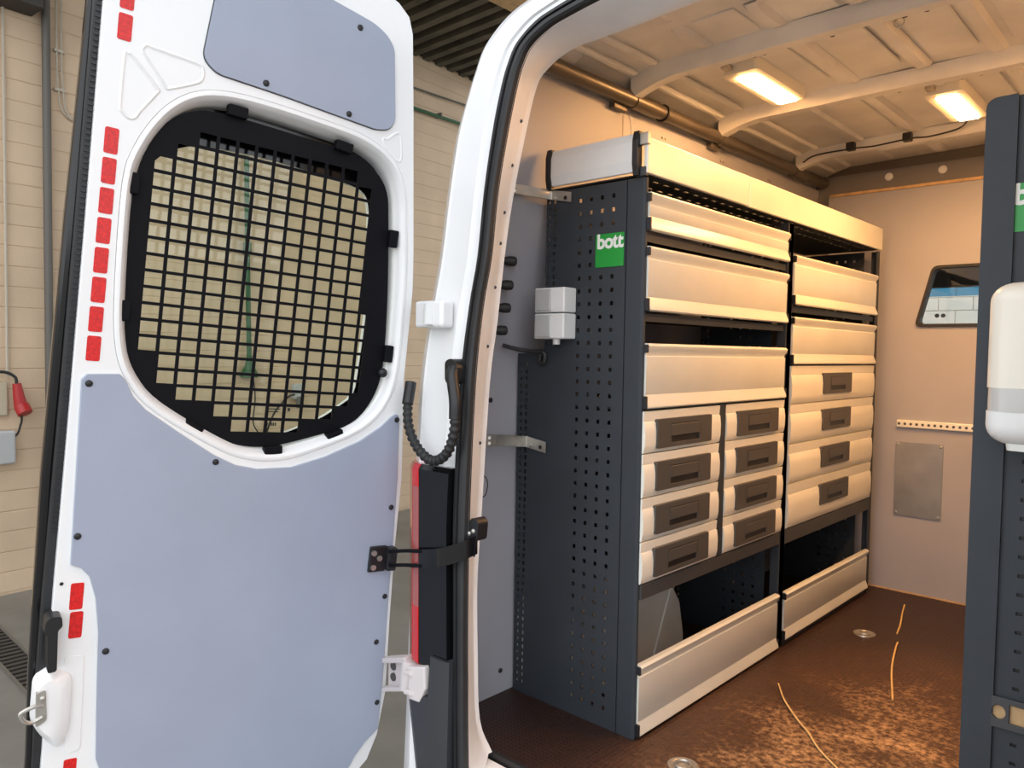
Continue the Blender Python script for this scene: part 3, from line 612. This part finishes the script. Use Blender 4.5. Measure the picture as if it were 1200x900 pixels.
# =================================================================== links between door and van
hs = thing('wiring_conduit', 'black corrugated wiring hose looping from the door to the pillar', 'hose', (-1.44, 1.24, .77))
path = smooth_path([(-1.545, 1.262, .955), (-1.538, 1.25, .915), (-1.522, 1.24, .855), (-1.487, 1.24, .803), (-1.430, 1.24, .775), (-1.376, 1.24, .798), (-1.349, 1.24, .857), (-1.350, 1.242, .93), (-1.372, 1.25, .985)], 16)
rad = [(.0135 if (i % 4) < 2 else .0105) for i in range(len(path))]
MB().tube(path, rad, 10).build('hose', RUBBER, hs, smooth=True)
MB().tube(smooth_path([(-1.348, 1.241, .885), (-1.350, 1.242, .93), (-1.369, 1.250, .985), (-1.376, 1.262, 1.005)]), .0155, 10).build('sleeve', BLACK, hs, smooth=True)
MB().prism(rnd([(-1.402, .968), (-1.362, .966), (-1.358, 1.015), (-1.378, 1.032), (-1.404, 1.024)], .016, 4), 'y', 1.255, 1.30).build('grommet', BLACK, hs, bevel=.008)
MB().tube([(-1.545, 1.265, .965), (-1.536, 1.247, .91)], .015, 10).build('door_boot', BLACK, hs, smooth=True)
cs = thing('door_check_strap', 'black curved door check strap bridging the rear lamp', 'strap', (-1.45, 1.22, .5))
sp_ = smooth_path([(-1.600, 1.24, .494), (-1.51, 1.222, .517), (-1.43, 1.212, .533), (-1.385, 1.212, .543), (-1.345, 1.222, .556), (-1.315, 1.245, .570), (-1.305, 1.275, .580)], 5)
def band(p, a, b, y): return [(x, yy + y, zz + h_) for x, yy, zz in [tuple(q) for q in p] for h_ in (a, b)]
def ribbon(p, h0, h1, th): return MB().loft([[(q[0], q[1], q[2] + h0), (q[0], q[1] + th, q[2] + h0), (q[0], q[1] + th, q[2] + h1), (q[0], q[1], q[2] + h1)] for q in p], True, True)
nsp = len(sp_)
ribbon(sp_[9:], -.023, .023, .006).build('strap', GLOSS, cs); ribbon(sp_[:11], .014, .023, .006).build('strap_fork', PLATE, cs); ribbon(sp_[:11], -.023, -.014, .006).build('strap_fork', PLATE, cs)
cb = MB()
DP = lambda u_, y, v_: tuple(DM @ Vector((u_, y, v_)))
def dbox(u0, u1, y0, y1, v0, v1):
    V = [DP(a, b, c_) for a in (u0, u1) for b in (y0, y1) for c_ in (v0, v1)]
    return MB().add(V, [(0, 1, 3, 2), (4, 6, 7, 5), (0, 4, 5, 1), (2, 3, 7, 6), (0, 2, 6, 4), (1, 5, 7, 3)])
dbox(.012, .062, .006, .016, -.698, -.628).build('door_bracket', BLACK, cs, bevel=.003)
dbox(-.012, .016, .006, .034, -.694, -.630).build('pivot_block', BLACK, cs, bevel=.006)
for u_, v_ in ((.052, -.645), (.050, -.684), (.034, -.660)): MB().tube([DP(u_, .015, v_), DP(u_, .021, v_)], .0075, 10).build('bolt', STEEL, cs, smooth=True)
MB().prism(rnd([(-1.338, .578), (-1.302, .590), (-1.298, .632), (-1.308, .645), (-1.324, .642), (-1.338, .610)], .008, 3), 'y', 1.275, 1.31).build('pillar_bracket', BLACK, cs, bevel=.005)
for x, zz in ((-1.328, .604), (-1.314, .612)): MB().dome((x, 1.275, zz), 'y', .006, -.005).build('bolt', STEEL, cs, smooth=True)

# =================================================================== left hand shelving
XS = -1.128
SLOT = [.035 + i * .0217 for i in range(46)]; SLOT2 = [1.075 + i * .0217 for i in range(20)]
ROWS = [.055 + i * .0365 for i in range(40)]
def end_panel(y, parent, hi=1.515, name='end_panel'):
    lo = [(-1.575, -1.547, 0, 1.045, [-1.560], SLOT, .008, .009), (-1.547, -1.525, 0, 1.045, [-1.5395], SLOT, .0085, .013),
          (-1.525, -1.47, 0, 1.045, [], [], .01, .01),
          (-1.47, -1.452, 0, hi, [-1.459], SLOT2, .008, .009), (-1.452, -1.42, 0, hi, [-1.439], SLOT2, .0085, .013),
          (-1.42, -1.365, 0, hi, [], [], .01, .01), (-1.365, -1.21, 0, hi, [-1.345, -1.307, -1.269, -1.231], ROWS, .0105, .0115), (-1.21, -1.188, 0, hi, [], [], .01, .01)]
    return perforated(lo, name, ANTH, parent, 'y', y, .003)
def post(y0, y1, parent, hi=1.515): 
    return MB().prism([(-1.190, y0 + .006), (-1.184, y0), (-1.134, y0), (-1.128, y0 + .006), (-1.128, y1), (-1.150, y1), (-1.150, y0 + .012), (-1.190, y0 + .012)], 'z', 0, hi).build('post', ANTH, parent, bevel=.0015, seg=1)
def flap(y0, y1, z0, z1, parent, name='shelf_front'):
    t, b = z1, z0
    P = [(XS - .004, t), (XS + .008, t - .001), (XS + .014, t - .007), (XS + .011, t - .018), (XS + .004, t - .026), (XS + .003, t - .034), (XS + .006, t - .036), (XS + .005, b + .040), (XS + .0035, b + .038), (XS + .006, b + .030), (XS + .013, b + .012), (XS + .014, b + .004), (XS + .008, b), (XS - .004, b + .002)]
    o = MB().loft([[(x, y, z_) for x, z_ in P] for y in (y0 + .006, y1 - .006)], True, True).build(name, ALU, parent, smooth=True)
    for y in (y0, y1 - .006):
        for lo_, hi_ in ((b, b + .034), (t - .026, t - .004)): sub(B(XS - .006, XS + .0125, y, y + .0065, lo_, hi_).build('end_cap', BLACK, None, bevel=.001, seg=1), o)
    return o
def drawer(y0, y1, z0, z1, hy, parent):
    t, b = z1 - .0015, z0 + .0015; h = t - b
    P = [(XS - .012, t), (XS + .006, t), (XS + .004, t - h * .225), (XS + .0025, t - h * .235), (XS + .007, t - h * .28), (XS + .010, t - h * .5), (XS + .0095, t - h * .8), (XS + .006, b + .004), (XS + .003, b), (XS - .012, b)]
    d = MB().loft([[(x, y, z_) for x, z_ in P] for y in (y0, y1)], True, True).build('drawer', DRW, parent, smooth=True)
    zc = t - h * .20; hh = .080; w2 = .149
    fr = rnd([(hy - w2, zc - hh), (hy + w2, zc - hh), (hy + w2, zc), (hy - w2, zc)], .006, 3)
    hole = [(hy - .078, zc - hh + .012), (hy + .078, zc - hh + .012), (hy + .078, zc - hh + .030), (hy - .078, zc - hh + .030)]
    sub(MB().prism([fr, hole], 'x', XS + .002, XS + .0145).build('handle', HANDLE, None, bevel=.003), d)
    sub(B(XS + .0105, XS + .0112, hy - .080, hy + .080, zc - hh + .010, zc - hh + .032).build('finger_slot', BLACK, None), d)
    sub(B(XS + .014, XS + .0152, hy - .080, hy + .080, zc - .0165, zc - .0145).build('flap_line', BLACK, None), d)
    sub(B(XS + .014, XS + .0162, hy - .078, hy + .078, zc - hh + .0305, zc - .0175).build('pull_flap', HANDLE, None, bevel=.001, seg=1), d)
    sub(B(XS + .014, XS + .0150, hy + .0795, hy + .0815, zc - hh + .030, zc - .0145).build('flap_line', BLACK, None), d)
    return d
def shelf(y0, y1, z_, parent): return MB().box(-1.47 if z_ > 1.04 else -1.57, XS - .006, y0, y1, z_ - .004, z_).box(XS - .010, XS - .006, y0, y1, z_ - .022, z_ - .004).build('shelf', ANTH, parent)
# nearer bay
n1 = thing('shelving_unit', 'dark steel shelving bay nearest the doors with eight small drawers', 'shelving', (-1.35, 2.15, 0), 'shelving bays along the left wall')
end_panel(1.7105, n1); post(1.708, 1.722, n1)
Y0, Y1 = 1.716, 2.604
for z0, z1 in ((1.376, 1.478), (1.163, 1.336), (.902, 1.078), (.008, .205)): flap(Y0, Y1, z0, z1, n1)
for z_ in (1.370, 1.158, .899, .425): shelf(Y0, Y1, z_, n1)
for i in range(4):
    zb, zt = [.425, .541, .660, .780][i], [.541, .660, .780, .896][i]
    drawer(1.718, 2.136, zb, zt, 1.922, n1); drawer(2.176, 2.604, zb, zt, 2.392, n1)
B(-1.50, XS + .006, 2.138, 2.174, .425, .899).build('divider', ANTH, n1, bevel=.002)
B(-1.55, -1.14, 1.72, 2.60, .897, .899).build('drawer_cover', ANTH, n1)
B(XS - .02, XS + .004, 1.724, 2.604, .382, .423).build('cross_rail', ANTHR, n1, bevel=.002)
B(XS - .03, XS - .001, 1.724, 2.604, 0, .012).build('kick_rail', ANTHR, n1)
# farther bay
n2 = thing('shelving_unit', 'dark steel shelving bay against the bulkhead with four wide drawers', 'shelving', (-1.35, 3.09, 0), 'shelving bays along the left wall')
end_panel(2.628, n2, 1.515, 'middle_panel'); end_panel(3.556, n2, 1.515)
MB().prism([(-1.16, 2.608), (-1.126, 2.608), (-1.126, 2.650), (-1.132, 2.650), (-1.132, 2.616), (-1.16, 2.616)], 'z', 0, 1.515).build('post', ANTH, n2, bevel=.0015, seg=1)
B(-1.134, -1.126, 2.612, 2.648, 0, 1.515).build('post_face', ANTH, n2)
MB().prism([(-1.16, 3.568), (-1.126, 3.568), (-1.126, 3.534), (-1.132, 3.534), (-1.132, 3.560), (-1.16, 3.560)], 'z', 0, 1.515).build('post', ANTH, n2, bevel=.0015, seg=1)
Y0, Y1 = 2.652, 3.532
for z0, z1 in ((1.232, 1.408), (1.020, 1.190), (.022, .197)): flap(Y0, Y1, z0, z1, n2)
for z_ in (1.228, 1.017, .427): shelf(Y0, Y1, z_, n2)
for zb, zt in ((.427, .589), (.589, .732), (.732, .876), (.876, 1.015)): drawer(2.656, 3.530, zb, zt, 3.090, n2)
B(XS - .02, XS + .004, 2.650, 3.536, .374, .425).build('cross_rail', ANTHR, n2, bevel=.002)
B(XS - .03, XS - .001, 2.652, 3.53, 0, .020).build('kick_rail', ANTHR, n2)
# canopy along the top
cp = thing('shelf_canopy', 'long pale aluminium canopy along the top of the left shelving', 'canopy', (-1.3, 2.6, 1.52))
B(-1.130, -1.118, 1.700, 2.281, 1.522, 1.616).build('fascia', ALU, cp, bevel=.003)
B(-1.130, -1.118, 2.285, 3.572, 1.520, 1.616).build('fascia', ALU, cp, bevel=.003)
MB().prism([(1.690, 1.527), (1.684, 1.555), (1.684, 1.605), (1.692, 1.628), (1.700, 1.628), (1.700, 1.527)], 'x', -1.437, -1.156).build('end_fascia', SOCK, cp, bevel=.002, label='grey curved end of the canopy')
for x0, x1 in ((-1.455, -1.437), (-1.156, -1.138)):
    MB().prism([(1.688, 1.517), (1.681, 1.55), (1.681, 1.608), (1.688, 1.633), (1.704, 1.633), (1.704, 1.517)], 'x', x0, x1).build('end_trim', BLACK, cp, bevel=.002)
B(-1.138, -1.112, 1.690, 1.704, 1.595, 1.626).build('corner_bracket', STEEL, cp, bevel=.002); B(-1.150, -1.122, 1.696, 1.712, 1.516, 1.54).build('corner_bracket', ANTHR, cp, bevel=.002)
perforated([(-1.46, -1.13, 1.71, 3.56, [-1.22, -1.165], [1.76 + i * .055 for i in range(32)], .010, .032)], 'canopy_floor', ANTH, cp, 'z', 1.523, .003)
# green maker's sticker
def sticker(x0, z0, parent_label):
    t = thing('sticker', parent_label, 'sticker', (x0 + .047, 1.70, z0))
    MB().prism(rnd([(x0, z0), (x0 + .095, z0), (x0 + .095, z0 + .091), (x0, z0 + .091)], .002, 2), 'y', 1.7065, 1.7078).build('label', GREEN, t)
    V, F = text_mesh('bott', .088, 'lettering')
    MB().add([(x0 + .006 + a, 1.7064 - c_ * .1, z0 + .052 + b) for a, b, c_ in V], F).build('lettering', PRINT, t)
    return t
sticker(-1.287, 1.286, 'green sticker with white lettering on the left shelf end panel')
sw = thing('wall_switch', 'light grey double switch box fixed to the left shelf end panel', 'switch', (-1.405, 1.68, 1.087))
for z0, z1 in ((1.163, 1.233), (1.088, 1.160)):
    b = B(-1.462, -1.352, 1.652, 1.708, z0, z1).build('box', SOCK, sw, bevel=.004)
    sub(B(-1.456, -1.398, 1.646, 1.653, z0 + .004, z1 - .004).build('cover', BOXG, None, bevel=.003), b)
MB().tube([(-1.40, 1.68, 1.090), (-1.40, 1.68, 1.072)], .011, 10).build('cable_gland', SOCK, sw, smooth=True)
tag(MB().tube(smooth_path([(-1.565, 1.63, 1.068), (-1.545, 1.665, 1.058), (-1.52, 1.69, 1.052), (-1.475, 1.690, 1.052), (-1.455, 1.692, 1.045), (-1.458, 1.695, 1.02), (-1.48, 1.70, 1.022), (-1.475, 1.70, 1.05)]), .0065, 8).build('black_cable', CABLE, smooth=True), 'short black cable bundle below the grey switch box', 'cable')
def bracket(pts, hgt, lab, skew=0):
    t = thing('steel_bracket', lab, 'bracket', pts[0])
    m = MB(); rg = []
    for x, y, z_ in pts: rg.append([(x, y, z_), (x + .003, y - .003, z_), (x + .003, y - .003, z_ + hgt), (x, y, z_ + hgt)])
    m.loft(rg, True, True).build('strap', STEEL, t, bevel=.0008, seg=1)
    x, y, z_ = pts[-1]
    MB().disc((x - .018, y - .004, z_ + hgt * .5), 'y', .006, -.001, 10).build('hole', BLACK, t); MB().dome((x - .055, y - .003, z_ + hgt * .6), 'y', .006, -.004).build('bolt', STEEL, t, smooth=True)
    for q in ((.006, .25), (.006, .75), (.026, .3), (.026, .75)): MB().tube([(pts[0][0] + .003, pts[0][1] + q[0] + .008, pts[0][2] + hgt * q[1]), (pts[0][0] + .008, pts[0][1] + q[0] + .004, pts[0][2] + hgt * q[1])], .005, 8).build('rivet', STEEL, t, smooth=True)
    return t
bracket([(-1.510, 1.485, .780), (-1.505, 1.545, .780), (-1.53, 1.702, .762), (-1.455, 1.705, .750)], .034, 'bent galvanised steel bracket halfway up the near shelf edge')
bracket([(-1.485, 1.545, 1.495), (-1.48, 1.585, 1.495), (-1.448, 1.703, 1.492), (-1.376, 1.705, 1.478)], .028, 'bent steel bracket under the canopy at the top of the near shelf')

tag(MB().tube(smooth_path([(-1.45, 1.44, .715), (-1.443, 1.447, .705), (-1.441, 1.449, .685), (-1.445, 1.446, .662), (-1.455, 1.44, .65)]), .0015, 5).build('wire_loop', CABLE, smooth=True), 'thin black wire loop beside the jamb below the lower steel bracket', 'wire')

# =================================================================== right hand shelving
n3 = thing('shelving_unit', 'dark steel shelving unit along the right wall cut by the picture edge', 'shelving', (-.12, 2.6, 0))
o3 = rnd([(-.352, 0), (.10, 0), (.10, 1.10), (.0, 1.548), (-.352, 1.548)], [0, 0, .02, .02, .022], 5)
sl3 = [[(x0, zz), (x0 + .010, zz), (x0 + .010, zz + .0065), (x0, zz + .0065)] for x0 in (-.270,) for zz in [.05 + i * .0365 for i in range(28)] if not .33 < zz < .41]
MB().prism([o3] + sl3, 'y', 1.708, 1.711).build('end_panel', ANTH, n3, bevel=.001, seg=1)
MB().prism(rnd([(-.353, 0), (-.300, 0), (-.300, 1.549), (-.353, 1.549)], [.002, .002, .002, .022], 5), 'y', 1.700, 1.7085).build('edge_fold', ANTH, n3, bevel=.002)
B(-.352, -.346, 1.70, 3.57, .0, .012).build('base_rail', ANTH, n3)
B(-.345, .085, 1.7125, 1.714, .0, 1.10).build('slot_blackout', BLACK, n3)  # black sheet added behind the slots so they stay dark against the lit inside
for y in (2.62, 3.55): B(-.350, .09, y, y + .004, 0, 1.10).build('middle_panel', ANTH, n3)
for zz in (.22, .55, .88, 1.09): B(-.346, .09, 1.712, 3.55, zz, zz + .006).build('shelf', ANTH, n3)
for zz in (.23, .56, .89): B(-.352, -.348, 1.72, 3.55, zz, zz + .10).build('shelf_front', ALU, n3, bevel=.002)
hp = [(-.290 + .012 * math.cos(a * math.pi / 6), .369 + .014 * math.sin(a * math.pi / 6)) for a in range(12)]
MB().prism([[(-.302, .338), (.05, .345), (.05, .402), (-.302, .398)], hp, [(-.272, .352), (-.20, .352), (-.20, .388), (-.272, .388)], [(-.15, .352), (-.08, .352), (-.08, .388), (-.15, .388)]], 'y', 1.698, 1.704).build('lashing_rail', ANTHR, n3, bevel=.001, seg=1)
B(-.30, .05, 1.7045, 1.7075, .345, .395).build('rail_back', FLOORM if False else WOOD, n3)
sticker(-.308, 1.291, 'green sticker with white lettering on the right shelf end panel')
dp = thing('soap_dispenser', 'white wall dispenser with grey lower window on the right shelf end', 'dispenser', (-.245, 1.66, .885))
def rr(x0, x1, y0, y1, z_, r): return [(a, b, z_) for a, b in rnd([(x0, y1), (x0, y0), (x1, y0), (x1, y1)], [.002, r, r, .002], 5)]
DX0, DX1 = -.319, -.175
def shell(zt, sg, r_, n=7):
    q = []
    for k in range(n + 1):
        a_ = k / n * math.pi / 2; i_ = r_ * (1 - math.sin(a_)); q.append(rr(DX0 + i_, DX1 - i_, 1.600 + i_, 1.6995, zt - sg * r_ * (1 - math.cos(a_)), max(.012, .038 - i_ * .4)))
    return q
MB().loft(shell(1.190, 1, .036) + [rr(DX0, DX1, 1.600, 1.6995, .998, .038)], True, True).build('cover', CREAM, dp, smooth=True)
MB().loft([rr(DX0 + .002, DX1 - .002, 1.599, 1.6995, .998, .038), rr(DX0 + .002, DX1 - .002, 1.599, 1.6995, .955, .038)], True, True).build('level_window', SMOKE, dp, smooth=True)
MB().loft(shell(.894, -1, .036) + [rr(DX0, DX1, 1.600, 1.6995, .955, .038)], True, True).build('reservoir', SOCK, dp, smooth=True)
MB().loft([rr(DX0 + .032, DX1 - .032, 1.618, 1.68, .897, .02), rr(DX0 + .034, DX1 - .034, 1.62, 1.68, .884, .02)], True, True).build('spout', PRINT, dp, smooth=True)

# =================================================================== small things on the load floor
def tie(x, y, lab):
    t = thing('lashing_ring', lab, 'lashing ring', (x, y, 0), 'recessed lashing rings')
    MB().loft([[(x + r_ * math.cos(a * math.pi / 10), y + r_ * math.sin(a * math.pi / 10), zz) for a in range(20)] for r_, zz in ((.040, .0), (.039, .004), (.031, .004), (.028, .0015), (.004, .001))], True, True).build('dish', STEEL, t, smooth=True)
    MB().tube([(x + .02 * math.cos(a), y + .02 * math.sin(a), .006) for a in [i * math.pi / 8 for i in range(17)]], .003, 6).build('ring', STEEL, t, smooth=True)
tie(-.953, 2.997, 'recessed steel lashing ring in the floor before the farther bay'); tie(-.964, 1.690, 'recessed steel lashing ring in the floor at the bottom picture edge')
def stalk(p, r, lab): tag(MB().tube(smooth_path([(x, y, .004 + q) for x, y, q in p], 5), r, 6).build('straw_stalk', STRAW, smooth=True), lab, 'straw', 'straw stalks on the load floor')
stalk([(-.944, 3.462, 0), (-.915, 3.33, .004), (-.880, 3.18, .002), (-.862, 3.08, 0)], .0032, 'straw stalk on the floor closest to the bulkhead')
stalk([(-.832, 2.985, 0), (-.815, 2.90, .005), (-.770, 2.707, .003), (-.697, 2.471, 0)], .0032, 'straw stalk on the floor in the middle of the aisle')
stalk([(-.995, 2.33, 0), (-.93, 2.225, .003), (-.849, 2.129, .003), (-.80, 2.08, .003), (-.745, 2.016, 0), (-.670, 1.95, 0)], .0026, 'thin straw stalk on the floor nearest the doors')
